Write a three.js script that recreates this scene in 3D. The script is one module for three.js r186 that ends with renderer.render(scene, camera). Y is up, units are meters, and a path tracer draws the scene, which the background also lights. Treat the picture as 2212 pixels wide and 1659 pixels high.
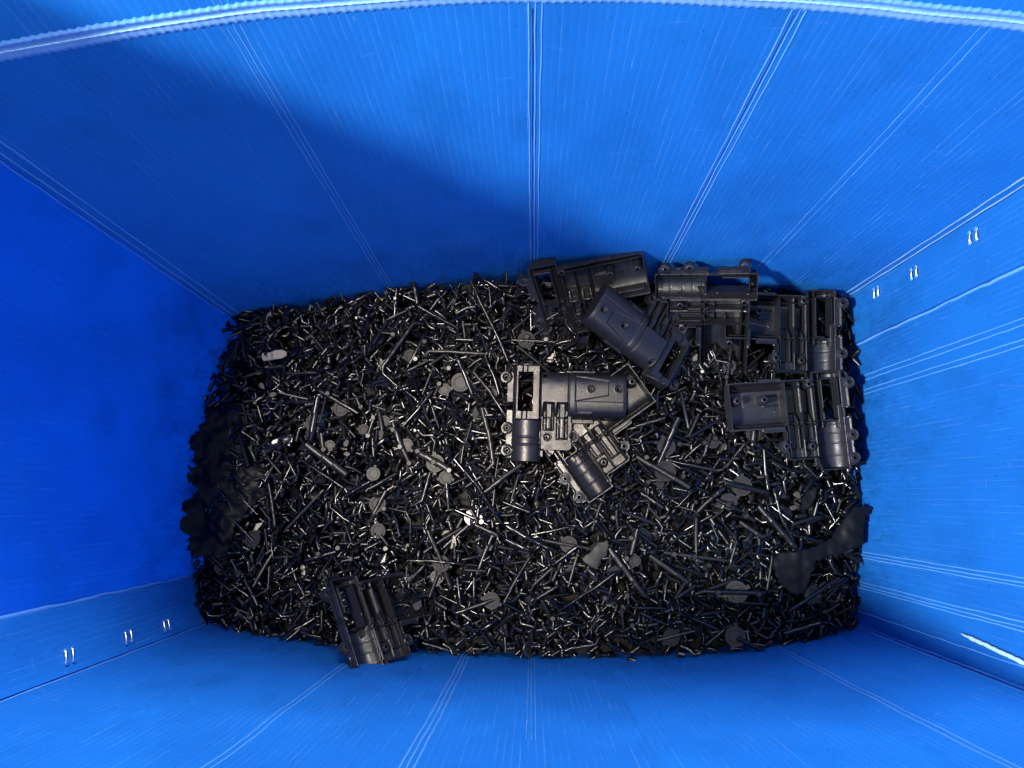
import * as THREE from 'three';
import { mergeGeometries, toCreasedNormals } from 'three/addons/utils/BufferGeometryUtils.js';
import { RectAreaLightUniformsLib } from 'three/addons/lights/RectAreaLightUniformsLib.js';

// ---------- camera: held over the bin, looking almost straight down ----------
const scene = new THREE.Scene();
const W = 1024, H = 768;
const FOCAL = 1660;                                   // in units of a 2212 x 1659 picture
const camera = new THREE.PerspectiveCamera(2 * Math.atan(829.5 / FOCAL) * 180 / Math.PI, W / H, 0.02, 20);
{
  const down = new THREE.Vector3(48 / FOCAL, 250.5 / FOCAL, 1).normalize();   // plumb line seen by the lens
  const back = new THREE.Vector3(0, -1, 0).addScaledVector(down, down.y).normalize();
  const right = new THREE.Vector3().crossVectors(back, down);
  if (right.x < 0) right.negate();
  const m = new THREE.Matrix4().makeBasis(
    new THREE.Vector3(right.x, -down.x, -back.x), new THREE.Vector3(-right.y, down.y, back.y), new THREE.Vector3(-right.z, down.z, back.z));
  camera.quaternion.setFromRotationMatrix(m);
  camera.position.set(0, 1.08, 0);
}

// ---------- light: lamps out of view, two of them added fill, and the dim room ----------
RectAreaLightUniformsLib.init();
scene.background = new THREE.Color(0.40, 0.42, 0.45);
function lamp(color, intensity, w, h, at, target) {
  const l = new THREE.RectAreaLight(color, intensity, w, h);
  l.position.set(...at); l.lookAt(...target); scene.add(l);
}
lamp(new THREE.Color(1, 0.97, 0.93), 1160, 0.28, 0.28, [-2.0, 2.55, 0.5], [0.1, 0.1, -0.1]);      // lamp to the left and in front: lights the far walls past the left wall
lamp(new THREE.Color(1, 0.97, 0.93), 92, 0.8, 0.8, [0.45, 2.5, -1.78], [-0.1, 0.2, 0.1]);                 // added fill lamp behind the bin to the right, brightens the near and left walls
lamp(new THREE.Color(1, 0.97, 0.93), 11, 0.7, 0.7, [0.25, 2.6, 1.6], [0, 0.2, -0.3]);                // added fill lamp behind the onlooker, brightens the far wall
{ // warm spotlight overhead, pointed at the middle of the heap
  const s = new THREE.SpotLight(new THREE.Color(1, 0.88, 0.73), 62, 0, 0.138, 1, 2);
  s.position.set(-0.5, 2.35, -0.16); s.target.position.set(-0.10, 0, -0.06); s.castShadow = true; s.shadow.radius = 11; scene.add(s, s.target);
}
const EXPOSURE = 1;

// ---------- helpers ----------
let seed = 20240611;
const rnd = () => { seed |= 0; seed = seed + 0x6D2B79F5 | 0; let t = Math.imul(seed ^ seed >>> 15, 1 | seed); t = t + Math.imul(t ^ t >>> 7, 61 | t) ^ t; return ((t ^ t >>> 14) >>> 0) / 4294967296; };
const R = (a, b) => a + (b - a) * rnd();
const lerp = (a, b, t) => a + (b - a) * t, clamp = (x, a, b) => Math.min(b, Math.max(a, x));
const V = (x, y, z) => new THREE.Vector3(x, y, z);
const names = {};
const numbered = n => { const k = names[n] = (names[n] ?? -1) + 1; return k ? `${n}_${String(k).padStart(3, '0')}` : n; };
function tag(o, label, category, group) { o.userData = { label, category }; if (group) o.userData.group = group; return o; }
function thing(name, label, category, group) { const o = new THREE.Group(); o.name = numbered(name); scene.add(o); return tag(o, label, category, group); }
function part(name, geometry, material, parent) { const m = new THREE.Mesh(geometry, material); m.name = parent === scene ? numbered(name) : name; m.castShadow = m.receiveShadow = true; parent.add(m); return m; }
function hash(x, y) { let h = Math.imul(x, 374761393) + Math.imul(y, 668265263); h = Math.imul(h ^ h >>> 13, 1274126177); return ((h ^ h >>> 16) >>> 0) / 4294967296; }
function noise(x, y) {
  const i = Math.floor(x), j = Math.floor(y), s = t => t * t * (3 - 2 * t), a = s(x - i), b = s(y - j);
  return lerp(lerp(hash(i, j), hash(i + 1, j), a), lerp(hash(i, j + 1), hash(i + 1, j + 1), a), b);
}
const fbm = (x, y) => 0.55 * noise(x, y) + 0.28 * noise(x * 2.1 + 7, y * 2.1) + 0.17 * noise(x * 4.3, y * 4.3 + 9);
function geom(pos, idx, uv) {
  const g = new THREE.BufferGeometry();
  g.setAttribute('position', new THREE.Float32BufferAttribute(pos, 3));
  g.setAttribute('uv', new THREE.Float32BufferAttribute(uv ?? new Array(pos.length / 3 * 2).fill(0), 2));
  g.setIndex(idx); g.computeVertexNormals(); return g;
}
const srgb = x => x <= 0.0031308 ? x * 12.92 : 1.055 * Math.pow(x, 1 / 2.4) - 0.055;
// ---------- moulded runners and pegs ----------
// a tube along points with its own radius at each, ends chamfered
function tube(pts, r, sides = 8, radii) {
  const P = pts.map(p => p.clone()), n = P.length, rad = radii ?? P.map(() => r), rings = [];
  const dir = i => V(0, 0, 0).subVectors(P[Math.min(i + 1, n - 1)], P[Math.max(i - 1, 0)]).normalize();
  const first = V(0, 0, 0).subVectors(P[1], P[0]).normalize(), last = V(0, 0, 0).subVectors(P[n - 1], P[n - 2]).normalize();
  rings.push([P[0].clone().addScaledVector(first, -rad[0] * 0.02), first, rad[0] * 0.78], [P[0].clone().addScaledVector(first, rad[0] * 0.2), first, rad[0]]);
  for (let i = 1; i < n - 1; i++) rings.push([P[i], dir(i), rad[i] * 1.06]);
  rings.push([P[n - 1].clone().addScaledVector(last, -rad[n - 1] * 0.2), last, rad[n - 1]], [P[n - 1].clone().addScaledVector(last, rad[n - 1] * 0.02), last, rad[n - 1] * 0.78]);
  const pos = [], idx = []; let x = V(0, 1, 0);
  if (Math.abs(first.y) > 0.9) x = V(1, 0, 0);
  rings.forEach(([c, d, q]) => {
    x = x.clone().addScaledVector(d, -x.dot(d)).normalize(); const y = V(0, 0, 0).crossVectors(d, x);
    for (let k = 0; k < sides; k++) { const a = k / sides * Math.PI * 2; pos.push(c.x + q * (Math.cos(a) * x.x + Math.sin(a) * y.x), c.y + q * (Math.cos(a) * x.y + Math.sin(a) * y.y), c.z + q * (Math.cos(a) * x.z + Math.sin(a) * y.z)); }
  });
  for (let i = 0; i < rings.length - 1; i++) for (let k = 0; k < sides; k++) { const a = i * sides + k, b = i * sides + (k + 1) % sides; idx.push(a, b, b + sides, a, b + sides, a + sides); }
  const g = geom(pos, idx), cp = [], ci = [];
  for (const e of [0, rings.length - 1]) { const c = cp.length / 3; cp.push(...rings[e][0].toArray()); for (let k = 0; k < sides; k++) cp.push(pos[(e * sides + k) * 3], pos[(e * sides + k) * 3 + 1], pos[(e * sides + k) * 3 + 2]); for (let k = 0; k < sides; k++) e ? ci.push(c, c + 1 + k, c + 1 + (k + 1) % sides) : ci.push(c, c + 1 + (k + 1) % sides, c + 1 + k); }
  return mergeGeometries([g, geom(cp, ci)]);
}
// ---------- the bin: four sheets of blue fluted plastic, bulging outwards under the load ----------
const PITCH = 0.0063;                                  // one flute of the board
const RIM = 0.6;                                       // height of the fold line above the heap
const TOP = 0.825, FRONT = 0.54;                         // the near side is lower
// inner corners at heap level and at the fold line: far left, far right, near right, near left
const CORNER0 = [[-0.446, -0.266], [0.455, -0.291], [0.437, 0.167], [-0.462, 0.173]];
const CORNER1 = [[-0.449, -0.287], [0.458, -0.288], [0.442, 0.168], [-0.464, 0.174]];
const WALLS = {                                        // [from corner, to corner, bulge at the heap, bulge at the fold, share of the bulge's peak]
  back_wall: [0, 1, 0.044, 0.0562, 0.5], right_wall: [1, 2, 0.012, 0.012, 0.5], front_wall: [2, 3, 0.046, 0.02, 0.45], left_wall: [3, 0, 0.030, 0.018, 0.4],
};
function wallPoint(w, u, h, out = 0) {
  const [a, b, b0, b1, peak] = WALLS[w], t = clamp(h / RIM, -0.4, 1.4);
  const ax = lerp(CORNER0[a][0], CORNER1[a][0], t), az = lerp(CORNER0[a][1], CORNER1[a][1], t);
  const bx = lerp(CORNER0[b][0], CORNER1[b][0], t), bz = lerp(CORNER0[b][1], CORNER1[b][1], t);
  const dx = bx - ax, dz = bz - az, L = Math.hypot(dx, dz), nx = dz / L, nz = -dx / L;
  const uu = Math.pow(clamp(u, 0, 1), Math.log(0.5) / Math.log(peak));
  let o = lerp(b0, b1, clamp(t, 0, 1)) * 4 * uu * (1 - uu) + out;
  const edge = Math.min(1, u * 8, (1 - u) * 8);
  o += (fbm(u * 5 + a * 17, h * 4 + 3) - 0.5) * 0.008 * clamp(edge, 0, 1);
  if (h > RIM) o += (h - RIM) * 0.1;
  return V(ax + dx * u + nx * o, h, az + dz * u + nz * o);
}
const wallLength = w => { const [a, b] = WALLS[w]; return Math.hypot(CORNER0[b][0] - CORNER0[a][0], CORNER0[b][1] - CORNER0[a][1]); };
// a sheet of the board between heights h0 and h1 and between u0 and u1, with thickness
function sheet(w, u0, u1, h0, h1, nu, nh, inset, thick) {
  const pos = [], uv = [], idx = [], L = wallLength(w), off = WALLS[w][0] * 0.31;
  for (const s of [0, 1]) for (let j = 0; j <= nh; j++) for (let i = 0; i <= nu; i++) {
    const u = lerp(u0, u1, i / nu), h = lerp(h0, typeof h1 === 'function' ? h1(u) : h1, j / nh), p = wallPoint(w, u, h, -inset + s * thick);
    pos.push(p.x, p.y, p.z); uv.push(u * L / 0.9 + off, (h + 0.15) / 0.945);
  }
  const n = (nu + 1) * (nh + 1), at = (s, i, j) => s * n + j * (nu + 1) + i;
  const quad = (a, b, c, d) => idx.push(a, b, c, a, c, d);
  for (let j = 0; j < nh; j++) for (let i = 0; i < nu; i++) {
    quad(at(0, i, j), at(0, i + 1, j), at(0, i + 1, j + 1), at(0, i, j + 1));
    quad(at(1, i, j), at(1, i, j + 1), at(1, i + 1, j + 1), at(1, i + 1, j));
  }
  const g = geom(pos, idx, uv), edge = [];
  const ep = [], ei = [], eu = [], e4 = (...v) => { const k = ep.length / 3; for (const q of v) { ep.push(pos[q * 3], pos[q * 3 + 1], pos[q * 3 + 2]); eu.push(uv[q * 2], uv[q * 2 + 1]); } ei.push(k, k + 1, k + 2, k, k + 2, k + 3); };
  for (let i = 0; i < nu; i++) { e4(at(0, i, nh), at(0, i + 1, nh), at(1, i + 1, nh), at(1, i, nh)); e4(at(0, i + 1, 0), at(0, i, 0), at(1, i, 0), at(1, i + 1, 0)); }
  for (let j = 0; j < nh; j++) { e4(at(0, 0, j), at(0, 0, j + 1), at(1, 0, j + 1), at(1, 0, j)); e4(at(0, nu, j + 1), at(0, nu, j), at(1, nu, j), at(1, nu, j + 1)); }
  return mergeGeometries([g, geom(ep, ei, eu)]);
}
// a raised line pressed into a wall: follows the wall at u (metres du beside it) from h0 to h1
function ridge(w, u, du, h0, h1, r, wobble = 0) {
  const L = wallLength(w), n = 40, pos = [], idx = [], c = 5;
  for (let j = 0; j <= n; j++) {
    const h = lerp(h0, h1, j / n), k = wobble * (noise(h * 60 + du * 999, u * 50) - 0.5), rr = r * (0.75 + 0.5 * noise(h * 45, u * 90 + du * 500));
    for (let i = 0; i <= c; i++) {
      const a = i / c * Math.PI, p = wallPoint(w, u + (du + k + Math.cos(a) * rr) / L, h, 0.0003 - Math.sin(a) * rr);
      pos.push(p.x, p.y, p.z);
    }
  }
  for (let j = 0; j < n; j++) for (let i = 0; i < c; i++) { const q = j * (c + 1) + i; idx.push(q, q + c + 1, q + c + 2, q, q + c + 2, q + 1); }
  return geom(pos, idx);
}
// textures of the board: flutes, dull streaks and fine scratches along the flutes
const BW = 2048, BH = 1024;
function boardTextures() {
  const col = new Uint8Array(BW * BH * 4), bump = new Uint8Array(BW * BH * 4), rub = new Float32Array(BW * BH);
  const flutes = 143, step = BW / flutes;
  for (let k = 0; k < 2400; k++) {                      // scuffs along the ribs
    const x = (Math.floor(rnd() * flutes) + 0.02) * step, y0 = rnd() * BH, len = R(10, 90) * (rnd() < 0.15 ? 2.5 : 1), s = R(0.04, 0.3) * (rnd() < 0.1 ? 2 : 1);
    for (let y = 0; y < len; y++) { const f = s * Math.sin(Math.PI * y / len) * (0.4 + 0.9 * hash(k, y >> 2)); for (const d of [0, 1]) { const q = (((y0 + y) | 0) % BH) * BW + (((x + d) | 0) % BW); rub[q] = Math.max(rub[q], f * (d ? 0.6 : 1)); } }
  }
  for (let k = 0; k < 240; k++) {                       // scratches across
    let x = rnd() * BW, y = rnd() * BH; const a = R(-0.5, 0.5) + (rnd() < 0.3 ? Math.PI / 2 : 0), len = R(8, 60), s = R(0.1, 0.42);
    for (let t = 0; t < len; t++) { x += Math.cos(a); y += Math.sin(a); const q = ((y | 0) + BH) % BH * BW + ((x | 0) + BW) % BW; rub[q] = Math.max(rub[q], s * Math.sin(Math.PI * t / len)); }
  }
  for (let k = 0; k < 60; k++) {                        // small whitened dents
    const x = rnd() * BW, y = rnd() * BH, r = R(1, 2.6), s = R(0.25, 0.7);
    for (let j = -4; j <= 4; j++) for (let i = -4; i <= 4; i++) { const d = Math.hypot(i * 1.0, j * 0.6) / r; if (d < 1) { const q = ((y + j | 0) + BH) % BH * BW + ((x + i | 0) + BW) % BW; rub[q] = Math.max(rub[q], s * (1 - d)); } }
  }
  for (let y = 0; y < BH; y++) for (let x = 0; x < BW; x++) {
    const q = y * BW + x, f = (x / step) % 1, d = Math.min(f, 1 - f);
    const amp = 0.35 + 0.65 * noise(Math.floor(x / step + 0.5) * 3.7, y / 60);
    const valley = Math.exp(-d * d / 0.012) * amp;
    const cloud = fbm(x / 170, y / 150), mott = noise(x / 5, y / 7);
    let b = 0.94 + 0.22 * (cloud - 0.5) + 0.05 * (mott - 0.5) + valley * 0.03;
    const w = rub[q] * 0.5 + 0.024 * valley * noise(x / 200 + 3, y / 40);
    const dirt = clamp((fbm(x / 90 + 30, y / 70) - 0.56) * 2.2, 0, 1) * 0.16 + (hash(x >> 1, y >> 1) > 0.9993 ? 0.5 : 0) + clamp(1.25 - y / 300, 0, 1) * 0.7 * fbm(x / 24, y / 50 + 5) * noise(x / 9, y / 14)+ (hash(x >> 1, (y >> 1) + 999) > 0.9995 - 0.012 * clamp(1.2 - y / 260, 0, 1) ? 0.45 : 0);
    b *= 1 - dirt;
    const c = [0.015 * b, 0.19 * b * (0.96 + 0.08 * cloud), 0.66 * b];
    const white = [0.30, 0.50, 0.80];
    for (let i = 0; i < 3; i++) col[q * 4 + i] = 255 * srgb(lerp(c[i], white[i], w));
    col[q * 4 + 3] = 255;
    const hgt = 0.55 - 0.30 * valley + 0.10 * Math.cos(f * Math.PI * 2) * -0.5 + 0.16 * (noise(x / 40, y / 60) - 0.5) + 0.5 * rub[q] + 0.03 * (mott - 0.5);
    bump[q * 4] = bump[q * 4 + 1] = bump[q * 4 + 2] = 255 * clamp(hgt, 0, 1); bump[q * 4 + 3] = 255;
  }
  const make = (d, cs) => { const t = new THREE.DataTexture(d, BW, BH); t.wrapS = t.wrapT = THREE.RepeatWrapping; t.magFilter = THREE.LinearFilter; if (cs) t.colorSpace = THREE.SRGBColorSpace; t.needsUpdate = true; return t; };
  return [make(col, true), make(bump)];
}
const [boardColor, boardBump] = boardTextures();
const board = (transmission) => new THREE.MeshPhysicalMaterial({ map: boardColor, bumpMap: boardBump, bumpScale: 0.0002, roughness: 0.9, specularIntensity: 0, clearcoat: 0.35, clearcoatRoughness: 0.36, transmission, thickness: 0, side: THREE.DoubleSide });
const M = {
  board: board(0.2), thin: board(0.66), dimmed: board(0.36), lap: board(0.04),  // same board, transmission raised: brightens the left wall, dims the right wall
  score: new THREE.MeshPhysicalMaterial({ color: new THREE.Color().setRGB(0.10, 0.31, 0.75), roughness: 0.32, clearcoat: 0.6, clearcoatRoughness: 0.3, side: THREE.DoubleSide }),
  fold: new THREE.MeshPhysicalMaterial({ color: new THREE.Color().setRGB(0.24, 0.42, 0.76), roughness: 0.38, clearcoat: 0.5, clearcoatRoughness: 0.3, side: THREE.DoubleSide }),
  crushed: new THREE.MeshPhysicalMaterial({ vertexColors: true, roughness: 0.42, clearcoat: 0.4, clearcoatRoughness: 0.35, side: THREE.DoubleSide }),
  grooveShade: new THREE.MeshStandardMaterial({ color: new THREE.Color().setRGB(0.006, 0.075, 0.36), roughness: 0.7, side: THREE.DoubleSide }),  // darker blue, painted in as the shade of a groove
  palePlastic: new THREE.MeshStandardMaterial({ color: new THREE.Color().setRGB(0.36, 0.58, 0.66), roughness: 0.4 }),
  staple: new THREE.MeshStandardMaterial({ color: new THREE.Color().setRGB(0.62, 0.60, 0.57), metalness: 1, roughness: 0.28 }),
};
const bin = thing('plastic_bin', 'deep blue fluted plastic bin holding the heap of black scrap', 'bin');
for (const w of Object.keys(WALLS)) {
  const wall = part(w, sheet(w, 0, 1, -0.13, w === 'front_wall' ? (u => lerp(0.522, 0.56, u)) : RIM, 90, 36, 0, 0.005), w === 'left_wall' ? M.thin : w === 'right_wall' ? M.dimmed : M.board, bin);
  if (w === 'front_wall') continue;
  part('rim_flap', sheet(w, 0, 1, RIM + 0.003, TOP, 90, 8, 0, 0.005), M.board, wall);
  // the fold: flutes crushed into a scalloped, whitened band with a sharp line
  const L = wallLength(w), n = Math.round(L / PITCH) * 6, rows = [[-0.0150, 0.0001, 0], [-0.0118, 0.0005, 0.3], [-0.0092, 0.0009, 0.75], [-0.0065, 0.0009, 0.85], [-0.0022, 0.0004, 0.9], [-0.0009, 0.0013, 1], [0.0003, 0.0010, 1], [0.0012, -0.0009, 0.5], [0.0045, 0.0002, 0.45], [0.0085, 0.0014, 0.55], [0.0112, 0.0012, 0.6], [0.0145, 0.0002, 0]];
  const pos = [], idx = [], col = [];
  for (let i = 0; i <= n; i++) {
    const s = 1 - Math.abs(Math.sin(i / 6 * Math.PI)), k = Math.floor(i / 6), v = 0.75 + 0.5 * hash(k, 5);
    rows.forEach(([dh, o, white], j) => {
      const edge = j === 0 || j === rows.length - 1;
      const p = wallPoint(w, i / n, RIM + dh * (j < 3 ? 0.68 + 0.10 * s * v : j > 8 ? 0.6 + 0.09 * s * v : 0.72) + (hash(k, j) - 0.5) * 0.0006, edge ? 0.0004 : -o * (0.75 + 0.25 * s * v));
      pos.push(p.x, p.y, p.z);
      const q = white * (0.75 + 0.5 * hash(i, j)); col.push(lerp(0.014, 0.18, q), lerp(0.19, 0.37, q), lerp(0.66, 0.76, q));
    });
  }
  for (let i = 0; i < n; i++) for (let j = 0; j < rows.length - 1; j++) { const q = i * rows.length + j; idx.push(q, q + rows.length, q + rows.length + 1, q, q + rows.length + 1, q + 1); }
  const fold = geom(pos, idx); fold.setAttribute('color', new THREE.Float32BufferAttribute(col, 3)); part('fold_line', fold, M.crushed, wall);
}
const wallOf = w => bin.children.find(c => c.name === w);
function score(w, u, h0, h1, lines, r = 0.0008) { part('score_line', mergeGeometries(lines.map(d => ridge(w, u, d, h0, h1, r * 0.46, 0.0009))), M.score, wallOf(w)); }
const ub = x => (x + 0.446) / 0.901, ur = z => (z + 0.291) / 0.458, uf = x => (0.437 - x) / 0.899, ul = z => (0.173 - z) / 0.439;
score('back_wall', ub(-0.211), -0.05, TOP, [-0.004, 0.001, 0.0055], 0.0010);
score('back_wall', ub(0.001), -0.05, TOP, [-0.0048, 0, 0.0045], 0.0016);
score('back_wall', ub(0.181), -0.05, TOP, [-0.0045, 0.0005, 0.005], 0.0015);
score('back_wall', ub(0.305), -0.05, 0.6, [-0.0035, 0.0035], 0.0010);
score('back_wall', ub(0.372), 0.0, 0.6, [-0.005, 0.001, 0.007], 0.0007);
score('back_wall', ub(-0.165), -0.05, 0.12, [-0.004, 0.004], 0.0005);
for (const x of [0.02, 0.06, 0.11, 0.14, 0.215, 0.235, 0.262, 0.285, 0.325, 0.345, 0.395, 0.415, 0.432]) score('back_wall', ub(x), R(0.0, 0.25), R(0.35, 0.58), [0], 0.00045);
score('right_wall', ur(-0.17), -0.05, 0.59, [-0.0035, 0.003], 0.0013);
score('right_wall', ur(-0.151), -0.05, 0.59, [-0.003, 0.003], 0.0013);
score('right_wall', ur(0.072), -0.05, 0.59, [-0.004, 0.0005, 0.004], 0.0013);
score('right_wall', ur(0.112), -0.05, 0.59, [-0.004, 0.0005, 0.004], 0.0013);
for (const z of [-0.205, -0.19, -0.13, -0.1, -0.06]) score('right_wall', ur(z), R(0.0, 0.2), R(0.3, 0.55), [0], 0.0004);
score('front_wall', uf(-0.094), -0.05, 0.52, [-0.005, 0, 0.005], 0.0017);
score('front_wall', uf(-0.004), -0.05, 0.4, [-0.004, 0, 0.004], 0.0010);
score('front_wall', uf(-0.234), 0.02, 0.53, [-0.003, 0.003], 0.0014);
score('front_wall', uf(0.325), -0.05, 0.515, [-0.003, 0.003], 0.0017);
score('front_wall', uf(-0.03), 0.2, 0.5, [0, 0.007], 0.0004);
for (const [x, d] of [[0.001, -0.0025], [0.181, -0.0022]]) part('score_line', ridge('back_wall', ub(x), d, 0, 0.585, 0.0008, 0.0006), M.grooveShade, wallOf('back_wall')).userData = { label: 'dark line painted as groove shade between two pale creases' };  // groove shade painted as dark lines beside the pale ridges
// folded corners
const corner = (a, ua, b, ubb, h1, da, db, r) => part('corner_fold', mergeGeometries([...da.map(d => ridge(a, ua, d, -0.08, h1, r * 0.7, 0.0012)), ...db.map(d => ridge(b, ubb, d, -0.08, h1, r * 0.7, 0.0012))]), a === 'back_wall' && ua === 1 ? M.fold : M.score, bin);  // far right corner lines painted paler to stand in for white glints
corner('back_wall', 0, 'left_wall', 1, 0.6, [0.004, 0.014], [-0.003], 0.0011);
corner('back_wall', 1, 'right_wall', 0, 0.6, [-0.004, -0.012], [0.003, 0.012, 0.02, 0.03], 0.0012);
corner('right_wall', 1, 'front_wall', 0, FRONT, [-0.002, -0.02], [0.002], 0.0010);
corner('front_wall', 1, 'left_wall', 0, FRONT, [-0.003], [0.004, 0.012, 0.024], 0.0013);
// overlapping glue flaps, stapled to the walls beside two corners
function lap(w, u0, u1, edge, pins) {
  const l = part('glue_flap', sheet(w, u0, u1, -0.1, 0.515, 16, 36, 0.0045, 0.004), w === 'left_wall' ? M.lap : M.dimmed, wallOf(w));
  part('cut_edge', ridge(w, edge, 0, -0.1, 0.515, 0.0017, 0.003), M.score, l);
  for (const [u, h] of pins) {
    const L = wallLength(w), st = [];
    for (const dh of [-0.006, 0.006]) {
      const a = wallPoint(w, u - 0.0052 / L, h + dh, -0.0068), b = wallPoint(w, u + 0.0052 / L, h + dh - 0.001, -0.0068);
      const a2 = wallPoint(w, u - 0.0052 / L, h + dh, -0.003), b2 = wallPoint(w, u + 0.0052 / L, h + dh - 0.001, -0.003);
      part('staple', tube([a2, a, b, b2], 0.0011, 8), M.staple, l);
      for (const p of [a, b]) { const g = new THREE.TorusGeometry(0.002, 0.0007, 6, 12); g.applyQuaternion(new THREE.Quaternion().setFromUnitVectors(V(0, 0, 1), V(w === 'right_wall' ? -1 : 1, 0, 0))); g.translate(p.x, p.y, p.z); st.push(g); }
    }
    part('pressed_dent', mergeGeometries(st), M.score, l);
  }
}
lap('right_wall', 0.004, ur(-0.221), ur(-0.2205), [[ur(-0.271), 0.31], [ur(-0.269), 0.186], [ur(-0.272), 0.086], [ur(-0.272), 0.43]]);
lap('left_wall', 0.004, ul(0.109), ul(0.1085), [[ul(0.1555), 0.295], [ul(0.1565), 0.182], [ul(0.158), 0.09], [ul(0.156), 0.42]]);
{ // a pale beaded strip laid on the right wall near its lower end
  const L = wallLength('right_wall'), P = [], rad = [];
  for (let k = 0; k <= 40; k++) { const t = k / 40, p = wallPoint('right_wall', ur(lerp(0.134, 0.149, t) + 0.0006 * (hash(k, 3) - 0.5)), lerp(0.246, 0.42, t), -0.0028); P.push(p); rad.push((0.0014 + 0.0006 * Math.abs(Math.sin(k * 1.1)) + 0.0004 * hash(k, 9)) * Math.min(1, 0.3 + k / 6)); }
  part('pale_strip', tube(P, 0.003, 8, rad), M.palePlastic, wallOf('right_wall'));
}
part('floor_panel', new THREE.BoxGeometry(1.0, 0.005, 0.56).translate(0, -0.133, -0.06), M.board, bin);
function inside(x, z, y = 0, margin = 0) {
  for (const w of Object.keys(WALLS)) {
    const [a, b] = WALLS[w], ax = CORNER0[a][0], az = CORNER0[a][1], dx = CORNER0[b][0] - ax, dz = CORNER0[b][1] - az, L = Math.hypot(dx, dz);
    const u = ((x - ax) * dx + (z - az) * dz) / L / L, d = (x - ax) * dz / L - (z - az) * dx / L;
    const p = wallPoint(w, clamp(u, 0.001, 0.999), y), lim = (p.x - ax) * dz / L - (p.z - az) * dx / L;
    if (d > lim - margin) return false;
  }
  return true;
}
// ---------- tool housing halves: one moulded shell, plan in millimetres (x along the barrel, y along the chamber, z outwards) ----------
const grain = (() => {
  const n = 256, d = new Uint8Array(n * n * 4);
  for (let y = 0; y < n; y++) for (let x = 0; x < n; x++) { const v = 110 + 90 * (hash(x, y) - 0.5) + 80 * (noise(x / 3, y / 3) - 0.5), q = (y * n + x) * 4; d[q] = d[q + 1] = d[q + 2] = clamp(v, 0, 255); d[q + 3] = 255; }
  const t = new THREE.DataTexture(d, n, n); t.wrapS = t.wrapT = THREE.RepeatWrapping; t.magFilter = THREE.LinearFilter; t.needsUpdate = true; return t;
})();
const smudge = (() => {                                  // handled, dusty and scratched plastic
  const n = 512, d = new Uint8Array(n * n * 4), v = new Float32Array(n * n);
  for (let y = 0; y < n; y++) for (let x = 0; x < n; x++) { const w = 1 - Math.abs(y / n * 2 - 1), u = 1 - Math.abs(x / n * 2 - 1); v[y * n + x] = 0.62 + 0.5 * (fbm(u * 9, w * 9) - 0.5) + 0.14 * (hash(x, y) - 0.5); }
  for (let k = 0; k < 130; k++) { let x = rnd() * n, y = rnd() * n; const a = R(0, 6.3), l = R(8, 70), s = R(-0.3, 0.3); for (let t = 0; t < l; t++) { x += Math.cos(a); y += Math.sin(a); v[((y | 0) + n) % n * n + ((x | 0) + n) % n] += s; } }
  v.forEach((q, i) => { d[i * 4] = d[i * 4 + 1] = d[i * 4 + 2] = 255 * clamp(q, 0.2, 1); d[i * 4 + 3] = 255; });
  const t = new THREE.DataTexture(d, n, n); t.wrapS = t.wrapT = THREE.RepeatWrapping; t.magFilter = THREE.LinearFilter; t.repeat.set(0.45, 0.45); t.needsUpdate = true; return t;
})();
const housingMaterials = [[0.010, 0.62], [0.013, 0.7], [0.0085, 0.58]].map(([c, r]) => new THREE.MeshStandardMaterial({ color: new THREE.Color().setRGB(c, c, c * 1.3), roughness: r, roughnessMap: smudge, bumpMap: grain, bumpScale: 0.00016, side: THREE.DoubleSide }));
const BOSS = [[65.8, 23.8, 'screw_boss'], [103, 24.5, 'screw_boss'], [3.5, 41, 'screw_boss'], [7.7, -42.7, 'screw_boss'], [42.7, -40.6, 'screw_lug'], [-50.4, 39.9, 'screw_lug'], [-47.5, -30.8, 'screw_lug'], [-46.5, -61.6, 'screw_lug']];
const within = (v, a, b) => v >= a && v <= b;
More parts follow.
